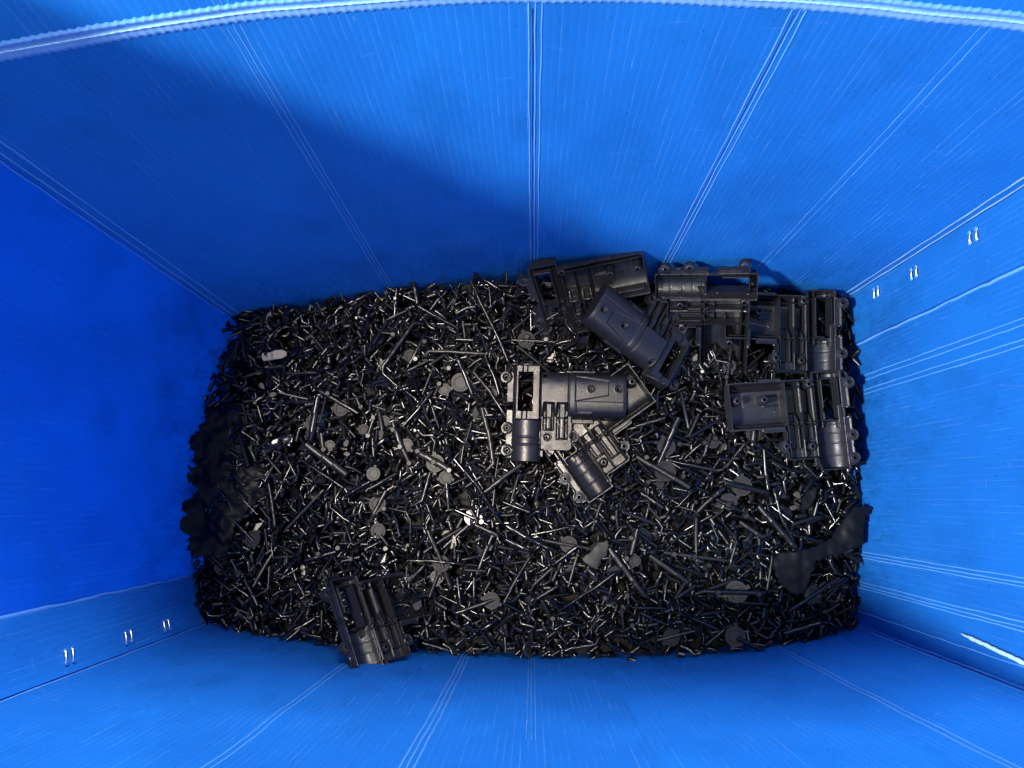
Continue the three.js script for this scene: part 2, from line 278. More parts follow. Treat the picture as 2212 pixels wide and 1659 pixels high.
function plan(x, y) {                                    // [outer height, inner height, part] or null where there is no material
  const bx = x + 20.3;
  let zo = -1, zi = 0, name = '';
  const add = (z, i, n) => { if (z > zo) { zo = z; name = n; } if (i > zi) zi = i; };
  let near = null, nd = 99;
  for (const b of BOSS) { const d = Math.hypot(x - b[0], y - b[1]); if (d < nd) { nd = d; near = b; } }
  if (nd < 2.4) return null;
  if (within(x, -33.5, -12.6) && within(y, -8.4, 46)) return null;
  if (Math.abs(bx) <= 20 && within(y, -76, 57)) {
    const ring = Math.abs(y + 43.4) < 1.1 ? -0.9 : Math.abs(y + 54) < 1.1 ? -0.9 : within(y, -53, -44.4) ? 0.5 : within(y, -64, -55) ? 0.1 : 0;
    const step = [-14, -27, -40, -57].some(v => Math.abs(y - v) < 0.7) ? 0.8 : 0;
    add(Math.max(2.4, Math.sqrt(Math.max(0, 400 - bx * bx)) + ring), Math.sqrt(Math.max(0, 17.6 * 17.6 - bx * bx)) + step, 'cylinder_chamber');
  }
  if (within(x, -2, 113.5) && Math.abs(y - 16) <= 32) {
    const t = Math.abs(y - 16) / 32, sect = Math.pow(1 - Math.pow(t, 4), 1 / 2.4);
    let z = 25.5 * sect; const i = 23 * Math.pow(Math.max(0, 1 - Math.pow(t / 0.93, 4)), 1 / 2.4);
    if (x < 35) z += 1.2; else if (x < 37.5) z -= 1.2;
    if (x > 110) z -= (x - 110) * 0.35;
    const top = 42 - (x - 42) * 0.14, low = 7 + (x - 46) * 0.19;
    if (within(x, 45, 90) && y < top && y > low) z -= 1.5;               // recessed trapezoid round the screw
    if (within(x, 46, 111) && within(y, -8.5, 6) && y < low - 1) z += 0.5;
    if (within(x, 45, 46.6) && within(y, -9, 8)) z -= 1.3;
    if (within(x, 47.6, 69) && within(y, -13, -8.5)) z += 2.2;
    add(Math.max(2.4, z), i, 'barrel');
  }
  if (within(x, 35, 70) && within(y, -21, -14)) add(4, 1, 'barrel');
  if (within(x, 42, 72) && within(y, 46, 51)) add(4, 1, 'barrel');
  if (within(x, -1, 41) && within(y, -60, -8) && x - y < 97) {
    let z = 15;
    for (const [a, b, y0] of [[5.6, 13.3, -32], [23.8, 32, -44]]) {
      if (within(x, a - 3.2, b + 3.2) && within(y, y0 - 1, 2)) z = 8;
      if (within(x, a, b) && within(y, y0, 3)) z = 17.5 - 1.2 * Math.pow(Math.abs(x - (a + b) / 2) / ((b - a) / 2), 3);
    }
    const rail = z > 16 ? 'rail' : 'lower_panel';
    if (y < -16 || z > zo) add(z, z > 16 ? 15 : z < 10 ? 6 : 12.5, rail); 
  }
  for (const [a, b, y0] of [[5.6, 13.3, -32], [23.8, 32, -44]]) if (within(y, -16, 3) && within(x, a - 3.2, b + 3.2)) { if (within(x, a, b)) { zo = 18.5; name = 'rail'; } else { zo = Math.min(zo, 10 + Math.max(0, y + 6) * 0.9); } zi = Math.min(zi, zo - 2); }
  if (within(x, -8, 2) && within(y, -69, -16)) add(8, 5.5, 'lower_panel');
  if (within(x, -48, -38) && within(y, -71, 47) && !within(y, -6, 6)) add(4.5, 1.5, 'edge_flange');
  if (within(x, -36, -3.5) && within(y, -19.6, 55)) {
    let z = 21.6; if (within(x, -27, -20.5) && (y > 46 || y < -8.4)) z = 18.6;
    if (z > zo || within(x, -27, -20.5)) { zo = z; name = 'window_frame'; }
    if (within(x, -35, -32.5) || within(x, -13.6, -11) || within(y, 44.5, 47.5) || within(y, -11, -8)) zi = Math.min(zi, 9);
  }
  const lug = near[2] === 'screw_lug';
  if (nd < (lug ? 7.6 : 5.8)) {
    if (lug && zo < 7) { zo = 7; zi = 1; }
    if (lug && near[0] > 0) zo = Math.max(zo, 13);
    name = 'screw_boss';
    zo += nd < 4.1 ? -2.6 : nd < 5.6 ? 0.5 : 0;
    if (nd < 5.6) zi = 0.6;
  }
  if (zo < 0) return null;
  if (zo > 8) {
    if ([0.2, 17, 37].some(v => Math.abs(x - v) < 0.85) && within(y, -57, 46)) zi = Math.min(zi, 1.5);
    if ([38.5, -10].some(v => Math.abs(y - v) < 0.85) && within(x, 0, 108)) zi = Math.min(zi, 5);
    if (within(x, 42, 62) && (Math.abs(y - 30) < 0.8 || Math.abs(y - 16) < 0.8)) zi = Math.min(zi, 19);
    if (Math.abs(x + 2) < 0.9 && within(y, -64, 50)) zi = Math.min(zi, 3);
  }
  return [zo, zi, name];
}
function buildHousing(mirror) {
  const S = 0.7, X0 = -60, Y0 = -80, NX = 254, NY = 203, s = mirror ? -1 : 1;
  const cell = [], vert = [];
  for (let j = 0; j < NY; j++) for (let i = 0; i < NX; i++) cell.push(plan(X0 + (i + 0.5) * S, Y0 + (j + 0.5) * S));
  const has = (i, j) => i >= 0 && j >= 0 && i < NX && j < NY && cell[j * NX + i];
  // depth of each cell inside the outline, so that the rim wall comes down to the parting plane
  const depth = cell.map(c => c ? 9 : 0);
  for (let pass = 0; pass < 4; pass++) for (let j = 0; j < NY; j++) for (let i = 0; i < NX; i++) if (cell[j * NX + i]) for (const [a, b] of [[1, 0], [-1, 0], [0, 1], [0, -1]]) { const n = has(i + a, j + b) ? depth[(j + b) * NX + i + a] : 0; depth[j * NX + i] = Math.min(depth[j * NX + i], n + 1); }
  for (let j = 0; j <= NY; j++) for (let i = 0; i <= NX; i++) {
    let o = 0, q = 0, n = 0, hole = false;
    for (const [a, b] of [[0, 0], [-1, 0], [0, -1], [-1, -1]]) {
      const c = has(i + a, j + b); if (!c) { hole = true; continue; }
      const k = (j + b) * NX + i + a, x = X0 + (i + a + 0.5), y = Y0 + (j + b + 0.5);
      const windowEdge = within(x, -37, -9) && within(y, -13, 50), boss = BOSS.some(B => Math.hypot(x - B[0], y - B[1]) < 6);
      o += c[0]; q += depth[k] <= 3 && !windowEdge && !boss ? Math.min(c[1], 0) : Math.min(c[1], c[0] - 1.6); n++;
    }
    vert.push(n ? [o / n, q / n] : [0, 0]);
  }
  const parts = {};
  for (let j = 0; j < NY; j++) for (let i = 0; i < NX; i++) {
    const c = has(i, j); if (!c) continue;
    let key = c[2];
    if (key === 'screw_boss') { const x = X0 + (i + 0.5) * S, y = Y0 + (j + 0.5) * S; let b = 0, d = 1e9; BOSS.forEach((B, k) => { const e = Math.hypot(x - B[0], y - B[1]); if (e < d) { d = e; b = k; } }); key += '|' + b; }
    if (key === 'rail') key += X0 + i * S < 18 ? '|a' : '|b';
    const P = parts[key] ??= { pos: [], uv: [], idx: [], map: {} };
    const v = (a, b, side, wall) => { const k = `${a},${b},${side},${wall}`; if (k in P.map) return P.map[k]; const z = vert[b * (NX + 1) + a][side]; P.map[k] = P.pos.length / 3; P.pos.push(s * (X0 + a * S) * 0.001, z * 0.001, -(Y0 + b * S) * 0.001); P.uv.push(a * S / 45, b * S / 45 + z / 45); return P.map[k]; };
    for (const side of [0, 1]) { const q = [v(i, j, side), v(i + 1, j, side), v(i + 1, j + 1, side), v(i, j + 1, side)]; P.idx.push(q[0], q[1], q[2], q[0], q[2], q[3]); }
    for (const [a, b, p, r] of [[1, 0, [1, 0], [1, 1]], [-1, 0, [0, 0], [0, 1]], [0, 1, [0, 1], [1, 1]], [0, -1, [0, 0], [1, 0]]]) if (!has(i + a, j + b)) {
      const w = 'w' + a + b, q = [v(i + p[0], j + p[1], 0, w), v(i + r[0], j + r[1], 0, w), v(i + r[0], j + r[1], 1, w), v(i + p[0], j + p[1], 1, w)];
      P.idx.push(q[0], q[1], q[2], q[0], q[2], q[3]);
    }
  }
  return Object.entries(parts).map(([k, P]) => [k.split('|')[0], geom(P.pos, P.idx, P.uv)]);
}
const housingParts = [buildHousing(false), buildHousing(true)];
// a point of the place: the foot of the sight line through a spot of the 2568 x 1926 photograph, taken at height y
function spot(px, py, y) {
  const d = V((px / 1.16094 - 1106) / FOCAL, -(py / 1.16094 - 829.5) / FOCAL, -1).applyQuaternion(camera.quaternion);
  return camera.position.clone().addScaledVector(d, (y - camera.position.y) / d.y);
}
const marks = [];                                        // things that the labels of smaller things refer to
function housing(label, [px, py], y, turn, inner, mirror, tiltX = 0, tiltZ = 0, short) {
  const t = thing('tool_housing', label, 'tool housing', 'dark plastic tool housing halves on the scrap heap');
  for (const [n, g] of housingParts[mirror ? 1 : 0]) part(n, g, housingMaterials[marks.length % 3], t);
  const q = new THREE.Quaternion().setFromEuler(new THREE.Euler(THREE.MathUtils.degToRad(tiltX), 0, THREE.MathUtils.degToRad(tiltZ)));
  q.multiply(new THREE.Quaternion().setFromAxisAngle(V(0, 1, 0), THREE.MathUtils.degToRad(turn)));
  if (inner) q.multiply(new THREE.Quaternion().setFromAxisAngle(V(0, 0, 1), Math.PI));
  t.quaternion.copy(q); t.position.copy(spot(px, py, y));
  if (short) marks.push([short, t.position.x, t.position.z]);
  return t;
}
housing('dark grey tool housing lying outer side up, brightest and in the middle of the heap', [1359, 1021], 0.021, -1.5, false, false, 0, 0, 'the bright middle housing');
housing('dark tool housing lying outer side up, turned diagonally, its barrel pointing up left', [1650, 856], 0.020, 148, false, false, 4, -24, 'the diagonal housing');
housing('tool housing lying inner side up, half hidden under the bright middle housing', [1456, 1103], 0.034, 35, true, true, 2, 3, 'the half hidden housing');
housing('tool housing lying inner side up in the far right corner of the heap', [2025, 827], 0.036, -2, true, false, 1, -2, 'the corner housing');
housing('tool housing lying inner side up against the right wall, below another like it', [2045, 1038], 0.042, 4, true, false, 2, -2, 'the right wall housing');
housing('tool housing with its ringed chamber raised against the far wall, left of the corner housing', [1787, 755], 0.068, -84, true, true, 42, 12, 'the raised housing');
housing('very dark tool housing lying inner side up, sliding against the near wall', [930, 1545], 0.066, 31, true, true, -38, -38, 'the near wall housing');
housing('tool housing tipped up on the far wall, its ribbed inner side facing the heap', [1420, 750], 0.05, 15, true, true, 48, 4, 'the tipped housing');
// ---------- the heap ----------
const gloss = (r, c, extra) => new THREE.MeshStandardMaterial({ color: new THREE.Color().setRGB(...c), roughness: r, bumpMap: grain, bumpScale: 0.00006, side: THREE.DoubleSide, ...extra });
const BLACK = [gloss(0.2, [0.003, 0.003, 0.0035]), gloss(0.26, [0.0035, 0.0035, 0.004]), gloss(0.34, [0.005, 0.005, 0.0055]), gloss(0.23, [0.003, 0.003, 0.0045])];
const SATIN = gloss(0.56, [0.010, 0.0095, 0.009]), FILM = new THREE.MeshPhysicalMaterial({ color: new THREE.Color().setRGB(0.002, 0.0026, 0.004), roughness: 0.46, specularIntensity: 0.4, side: THREE.DoubleSide }), GREY = gloss(0.5, [0.10, 0.10, 0.10]), TAN = gloss(0.6, [0.05, 0.044, 0.034]);
const DULL = [gloss(0.32, [0.006, 0.006, 0.006]), gloss(0.4, [0.009, 0.009, 0.0085]), gloss(0.27, [0.005, 0.005, 0.007])];
const anyRod = () => rnd() < 0.7 ? DULL[Math.floor(rnd() * 3)] : anyBlack();
const anyBlack = () => BLACK[Math.floor(rnd() * BLACK.length)];
function heapY(x, z) {
  let calm = 1; for (const [n, mx, mz] of marks) if (n.includes('housing')) calm = Math.min(calm, Math.hypot(x - mx, z - mz) / 0.14);
  return lerp(0.006, 0.034, calm * calm) * (fbm(x * 13 + 40, z * 13 + 20) - 0.52) + 0.026 * Math.exp(-(((x - 0.01) / 0.11) ** 2) - ((z + 0.30) / 0.05) ** 2) - 0.012 * Math.exp(-(((x + 0.45) / 0.05) ** 2) - ((z + 0.2) / 0.1) ** 2);
}
const lift = (x, z, y) => { const k = (1.08 - y) / 1.072; return V(x * k, y, z * k); };
const heap = new THREE.Group(); heap.name = 'scrap_heap'; scene.add(heap);
heap.userData = { label: 'heap of small glossy black moulding scrap filling the bin', category: 'scrap heap', kind: 'stuff' };
{ // the dark body of the heap
  const pos = [], idx = [], n = 60;
  for (let j = 0; j <= n; j++) for (let i = 0; i <= n; i++) {
    const s = i / n, t = j / n, a = wallPoint('back_wall', s, -0.02), b = wallPoint('front_wall', 1 - s, -0.02), c = wallPoint('left_wall', 1 - t, -0.02), d = wallPoint('right_wall', t, -0.02);
    const e = wallPoint('back_wall', 0, -0.02), f = wallPoint('back_wall', 1, -0.02), g = wallPoint('front_wall', 1, -0.02), h = wallPoint('front_wall', 0, -0.02);
    const x = lerp(a.x, b.x, t) + lerp(c.x, d.x, s) - lerp(lerp(e.x, f.x, s), lerp(g.x, h.x, s), t), z = lerp(a.z, b.z, t) + lerp(c.z, d.z, s) - lerp(lerp(e.z, f.z, s), lerp(g.z, h.z, s), t);
    pos.push(x, heapY(x, z) - 0.046 + 0.008 * (noise(x * 90, z * 90) - 0.5), z);
  }
  for (let j = 0; j < n; j++) for (let i = 0; i < n; i++) { const q = j * (n + 1) + i; idx.push(q, q + n + 1, q + n + 2, q, q + n + 2, q + 1); }
  part('heap_body', geom(pos, idx), gloss(0.8, [0.002, 0.002, 0.003]), heap);
}
function disc(r) {                                       // moulded puck with a stepped rim and two tabs, lying flat at the origin
  const p = [[0.0001, 0.0006], [0.55, 0.0006], [0.60, 0.0014], [0.72, 0.0014], [0.76, 0.0007], [0.86, 0.0009], [0.95, 0.0009], [1, 0.0002], [1, -0.0014], [0.94, -0.0019], [0.0001, -0.0019]].map(([a, h]) => new THREE.Vector2(a * r, h));
  const g = toCreasedNormals(new THREE.LatheGeometry(p, 26), 0.35), out = [g];
  for (const a of [0.5, Math.PI + 0.2]) { const b = new THREE.BoxGeometry(r * 0.34, 0.002, r * 0.36); b.translate(r * 1.08, -0.0005, 0); b.rotateY(a + R(-0.2, 0.2)); out.push(b.toNonIndexed()); }
  return mergeGeometries(out);
}
function peg(len, r) {                                   // short round peg, often with turned rings
  const p = [V(0, 0, 0)]; const k = rnd() < 0.5 ? 2 : 0, pts = [V(-len / 2, 0, 0)], rad = [r];
  if (k) { for (const t of [0.3, 0.36, 0.42, 0.62, 0.68, 0.74]) { pts.push(V(len * (t - 0.5), 0, 0)); rad.push(t === 0.36 || t === 0.68 ? r * 0.82 : r); } }
  else { pts.push(V(len * R(0.1, 0.3), 0, 0)); rad.push(r * 0.98); }
  pts.push(V(len / 2, 0, 0)); rad.push(r * R(0.8, 1)); return tube(pts, r, 10, rad);
}
function flake(s, thick = 0.0012) {
  const sh = new THREE.Shape(), n = 7 + Math.floor(rnd() * 3);
  for (let i = 0; i < n; i++) { const a = i / n * Math.PI * 2 + R(-0.25, 0.25), q = s * R(0.6, 1.1); const x = Math.cos(a) * q * 1.15, y = Math.sin(a) * q * 0.8; i ? sh.lineTo(x, y) : sh.moveTo(x, y); }
  sh.closePath();
  const g = new THREE.ExtrudeGeometry(sh, { depth: thick, bevelEnabled: true, bevelThickness: 0.0004, bevelSize: 0.0005, bevelSegments: 1, steps: 1 }); g.rotateX(-Math.PI / 2); return g;
}
const clean = g => { const o = g.index ? g.toNonIndexed() : g; for (const k of Object.keys(o.attributes)) if (!['position', 'normal', 'uv'].includes(k)) o.deleteAttribute(k); return o; };
// loose scrap below the pieces that can be told apart
{
  const kinds = [], mk = (w, f) => kinds.push([w, f]);
  const bend = (l, r) => {                               // runner with one or two elbows and a thin gate at the end
    const P = [V(-l / 2, 0, 0)], rad = [r]; let a = 0, x = -l / 2, y = 0, z = 0; const n = 2 + Math.floor(rnd() * 2);
    for (let k = 0; k < n; k++) { const s = l / n * R(0.7, 1.2), last = k === n - 1; for (const f of last ? [0.5, 1] : [1]) { P.push(V(x + Math.cos(a) * s * f, y + R(-0.002, 0.002), z + Math.sin(a) * s * f)); rad.push(last ? r * (f < 1 ? 0.7 : 0.4) : r * R(0.9, 1.05)); } x += Math.cos(a) * s; z += Math.sin(a) * s; a += R(0.4, 1.1) * (rnd() < 0.5 ? -1 : 1); }
    return tube(P, r, 8, rad);
  };
  const branch = (l, r) => {                             // runner with side stubs and short gates
    const g = [tube([V(-l / 2, 0, 0), V(0, R(-0.001, 0.001), R(-0.002, 0.002)), V(l / 2, 0, 0)], r, 8, [r * R(0.6, 1), r, r])];
    for (let k = 0; k < 2 + Math.floor(rnd() * 3); k++) { const x = R(-0.45, 0.45) * l, q = R(0, 6.28), s = R(0.006, 0.014), t = rnd() < 0.5; g.push(tube([V(x, 0, 0), V(x + R(-0.003, 0.003), Math.sin(q) * s, Math.cos(q) * s)], r * (t ? R(0.9, 1.25) : 0.5), t ? 10 : 6)); }
    return mergeGeometries(g);
  };
  for (let k = 0; k < 6; k++) mk(0.9, bend(R(0.026, 0.05), R(0.0022, 0.0034)));
  for (let k = 0; k < 6; k++) mk(0.9, branch(R(0.02, 0.046), R(0.0022, 0.0033)));
  for (let k = 0; k < 2; k++) { const l = R(0.035, 0.065), r = R(0.002, 0.0032); mk(0.5, tube([V(-l / 2, 0, 0), V(0, 0, R(-0.001, 0.001)), V(l / 2, 0, 0)], r, 8, [r, r, r * R(0.4, 0.9)])); }
  for (let k = 0; k < 6; k++) mk(1.5, peg(R(0.008, 0.017), R(0.0027, 0.0038)));
  for (let k = 0; k < 3; k++) { const l = R(0.035, 0.06), r = R(0.009, 0.012), q = R(0.0025, 0.0033); mk(0.18, mergeGeometries([clean(disc(r)), clean(tube([V(-l / 2, 0.003, 0), V(l / 2, 0.003, 0)], q, 8)), clean(tube([V(l * 0.3, -0.003, 0), V(l * 0.3, 0.009, 0)], 0.0037, 10))])); }
  for (let k = 0; k < 3; k++) { const g = flake(R(0.006, 0.012), 0.0007), at = g.attributes.position; for (let i = 0; i < at.count; i++) at.setY(i, at.getY(i) + 40 * at.getX(i) ** 2 * R(0.99, 1.01)); g.computeVertexNormals(); g.userData.flat = true; mk(0.4, g); }
  for (let k = 0; k < 3; k++) { const l = R(0.012, 0.024); mk(1.0, tube([V(-l / 2, 0, 0), V(0, 0.001, R(-0.004, 0.004)), V(l / 2, -0.001, 0)], 0.0011, 6, [0.0014, 0.0011, 0.0005])); }
  const total = kinds.reduce((a, k) => a + k[0], 0), N = 7000, m4 = new THREE.Matrix4(), q = new THREE.Quaternion(), e = new THREE.Euler(), one = V(1, 1, 1), col = new THREE.Color();
  for (const [w, g] of kinds) {
    g.computeBoundingBox(); const half = Math.max(g.boundingBox.max.x, -g.boundingBox.min.x);
    const n = Math.round(N * w / total), mesh = new THREE.InstancedMesh(g, half > 0.004 && half < 0.017 && kinds.length && g.userData.flat ? DULL[0] : anyBlack(), n); mesh.name = 'loose_scrap'; mesh.castShadow = mesh.receiveShadow = true; mesh.userData = { kind: 'stuff' };
    for (let i = 0; i < n; i++) {
      let x, z, a, tries = 0, flat = half < 0.012 && rnd() < 0.25 ? 1.5 : 0.42;
      do { x = R(-0.5, 0.48); z = R(-0.36, 0.24); a = R(0, Math.PI * 2); } while (tries++ < 60 && !(inside(x, z, 0, 0.003) && inside(x + Math.cos(a) * half, z - Math.sin(a) * half, 0, 0.002) && inside(x - Math.cos(a) * half, z + Math.sin(a) * half, 0, 0.002)));
      const layer = rnd(), y = heapY(x, z) + lerp(-0.034, 0.004, Math.pow(layer, 0.7));
      e.set(R(-3.14, 3.14) * (flat > 1 ? 1 : 0.25), a, R(-flat, flat), 'YXZ'); q.setFromEuler(e); m4.compose(lift(x, z, y), q, one); mesh.setMatrixAt(i, m4);
      const c = R(0.6, 1.5); mesh.setColorAt(i, col.setRGB(c, c, c * R(0.95, 1.1)));
    }
    heap.add(mesh);
  }
}
// films of flash
function film(name, label, category, outline, y0, tilt, mat, ragged, seedAt, wav = 0.006) {
  const t = tag(part(name, new THREE.BufferGeometry(), mat, scene), label, category);
  const P = outline.map(([px, py]) => spot(px, py, y0)), pts = [];
  for (let i = 0; i < P.length; i++) { const a = P[i], b = P[(i + 1) % P.length], n = Math.max(1, Math.round(a.distanceTo(b) / 0.0035)); for (let k = 0; k < n; k++) { const q = a.clone().lerp(b, k / n), j = ragged * (k ? 1 : 0.3); pts.push(new THREE.Vector2(q.x + j * (noise(i * 9 + k * 1.7, seedAt) - 0.5), q.z + j * (noise(i * 9 + k * 1.7, seedAt + 50) - 0.5))); } }
  const inPoly = (x, z) => { let c = false; for (let i = 0, j = pts.length - 1; i < pts.length; j = i++) if ((pts[i].y > z) !== (pts[j].y > z) && x < (pts[j].x - pts[i].x) * (z - pts[i].y) / (pts[j].y - pts[i].y) + pts[i].x) c = !c; return c; };
  let x0 = 1, x1 = -1, z0 = 1, z1 = -1; for (const p of pts) { x0 = Math.min(x0, p.x); x1 = Math.max(x1, p.x); z0 = Math.min(z0, p.y); z1 = Math.max(z1, p.y); }
  const S = 0.0018, nx = Math.ceil((x1 - x0) / S), nz = Math.ceil((z1 - z0) / S), pos = [], idx = [], id = {};
  const hgt = (x, z) => y0 + tilt[0] * (x - (x0 + x1) / 2) + tilt[1] * (z - (z0 + z1) / 2) + wav * (fbm(x * 28 + seedAt, z * 28) - 0.5) * 2 + wav * 0.5 * (Math.abs(noise(x * 60, z * 60 + seedAt) - 0.5) - 0.2);
  const v = (i, j, s) => { const k = i + ',' + j + ',' + s; if (!(k in id)) { const x = x0 + i * S, z = z0 + j * S; id[k] = pos.length / 3; pos.push(x, hgt(x, z) - s * 0.0012, z); } return id[k]; };
  const inc = (i, j) => inPoly(x0 + (i + 0.5) * S, z0 + (j + 0.5) * S);
  for (let j = 0; j < nz; j++) for (let i = 0; i < nx; i++) if (inc(i, j)) {
    for (const s of [0, 1]) { const a = v(i, j, s), b = v(i + 1, j, s), c = v(i + 1, j + 1, s), d = v(i, j + 1, s); idx.push(a, d, c, a, c, b); }
    for (const [a, b, p, r] of [[1, 0, [1, 0], [1, 1]], [-1, 0, [0, 0], [0, 1]], [0, 1, [0, 1], [1, 1]], [0, -1, [0, 0], [1, 0]]]) if (!inc(i + a, j + b)) { const q = [v(i + p[0], j + p[1], 0), v(i + r[0], j + r[1], 0), v(i + r[0], j + r[1], 1), v(i + p[0], j + p[1], 1)]; idx.push(q[0], q[1], q[2], q[0], q[2], q[3]); }
  }
  t.geometry = geom(pos, idx); return t;
}
film('plastic_film', 'large ragged matt black plastic film against the left wall', 'plastic film', [[556, 1010], [520, 1030], [520, 1062], [488, 1098], [476, 1112], [500, 1135], [482, 1180], [492, 1215], [500, 1240], [466, 1262], [480, 1290], [458, 1318], [478, 1350], [472, 1380], [505, 1400], [560, 1395], [585, 1345], [600, 1300], [640, 1255], [668, 1225], [672, 1165], [655, 1120], [650, 1060], [610, 1020]], 0.007, [-0.2, 0.02], FILM, 0.014, 3, 0.010);
film('plastic_film', 'smooth black strip of plastic film bent against the right wall', 'plastic film', [[1940, 1404], [1953, 1388], [2012, 1380], [2050, 1367], [2086, 1349], [2100, 1320], [2138, 1272], [2186, 1270], [2184, 1288], [2168, 1294], [2164, 1362], [2114, 1386], [2048, 1406], [2040, 1432], [2026, 1470], [2018, 1490], [1985, 1490], [1955, 1462], [1944, 1440]], 0.022, [0.06, 0], FILM, 0.003, 9, 0.004);
film('plastic_film', 'thin black wrinkled film right of the dark ragged film', 'plastic film', [[655, 1128], [690, 1098], [722, 1085], [735, 1096], [728, 1120], [690, 1128], [664, 1140]], 0.018, [0, 0.1], BLACK[0], 0.004, 14, 0.006);
film('plastic_film', 'black leaf of film in the shade left of the bent strip', 'plastic film', [[2010, 1250], [2022, 1232], [2052, 1218], [2046, 1250], [2030, 1275], [2008, 1285]], 0.018, [0.1, 0.1], FILM, 0.002, 23, 0.003);
film('plastic_film', 'dull olive black plate of flash with a round notch near the bottom of the heap', 'plastic film', [[1463, 1395], [1480, 1385], [1497, 1362], [1526, 1356], [1528, 1368], [1520, 1395], [1507, 1402], [1504, 1414], [1497, 1428], [1478, 1420], [1460, 1404]], 0.014, [0, -0.05], SATIN, 0.002, 31, 0.003);
{ // pale two-part tab at the far left
  const t = thing('plastic_tab', 'pale grey two-part plastic tab lying near the far left corner', 'plastic tab');
  const a = spot(683, 892, 0.016), b = spot(702, 886, 0.018);
  const body = new THREE.Shape(); body.moveTo(-0.001, -0.0055); body.lineTo(0.014, -0.005); body.lineTo(0.020, -0.002); body.lineTo(0.0205, 0.003); body.lineTo(0.014, 0.0065); body.lineTo(0.004, 0.0068); body.lineTo(-0.001, 0.004); body.closePath();
  const g1 = new THREE.ExtrudeGeometry(body, { depth: 0.0016, bevelEnabled: true, bevelSize: 0.0006, bevelThickness: 0.0005, bevelSegments: 2 }); g1.rotateX(-Math.PI / 2);
  const tail = new THREE.Shape(); tail.moveTo(0, -0.0055); tail.lineTo(-0.0125, -0.006); tail.lineTo(-0.0145, 0); tail.lineTo(-0.013, 0.0045); tail.lineTo(0, 0.0045); tail.closePath();
  const g2 = new THREE.ExtrudeGeometry(tail, { depth: 0.0018, bevelEnabled: true, bevelSize: 0.0006, bevelThickness: 0.0006, bevelSegments: 2 }); g2.rotateX(-Math.PI / 2);
  part('blade', g1, GREY, t); part('tail', g2, GREY, t); part('collar', tube([V(0, 0.001, -0.006), V(0, 0.0022, 0), V(0, 0.001, 0.0065)], 0.0011, 8), GREY, t);
  t.position.copy(a); t.rotation.set(0.1, 0.12, -0.06);
  marks.push(['the pale grey tab', a.x, a.z]);
}
for (const [n, x, y] of [['the ragged film', 570, 1210], ['the bent strip', 2090, 1370], ['the olive plate', 1495, 1390], ['the far left corner', 545, 810], ['the near left corner', 500, 1545], ['the near right corner', 2140, 1540], ['the centre of the near wall', 1330, 1640], ['the middle of the far wall', 1150, 720]]) { const p = spot(x, y, 0); marks.push([n, p.x, p.z]); }
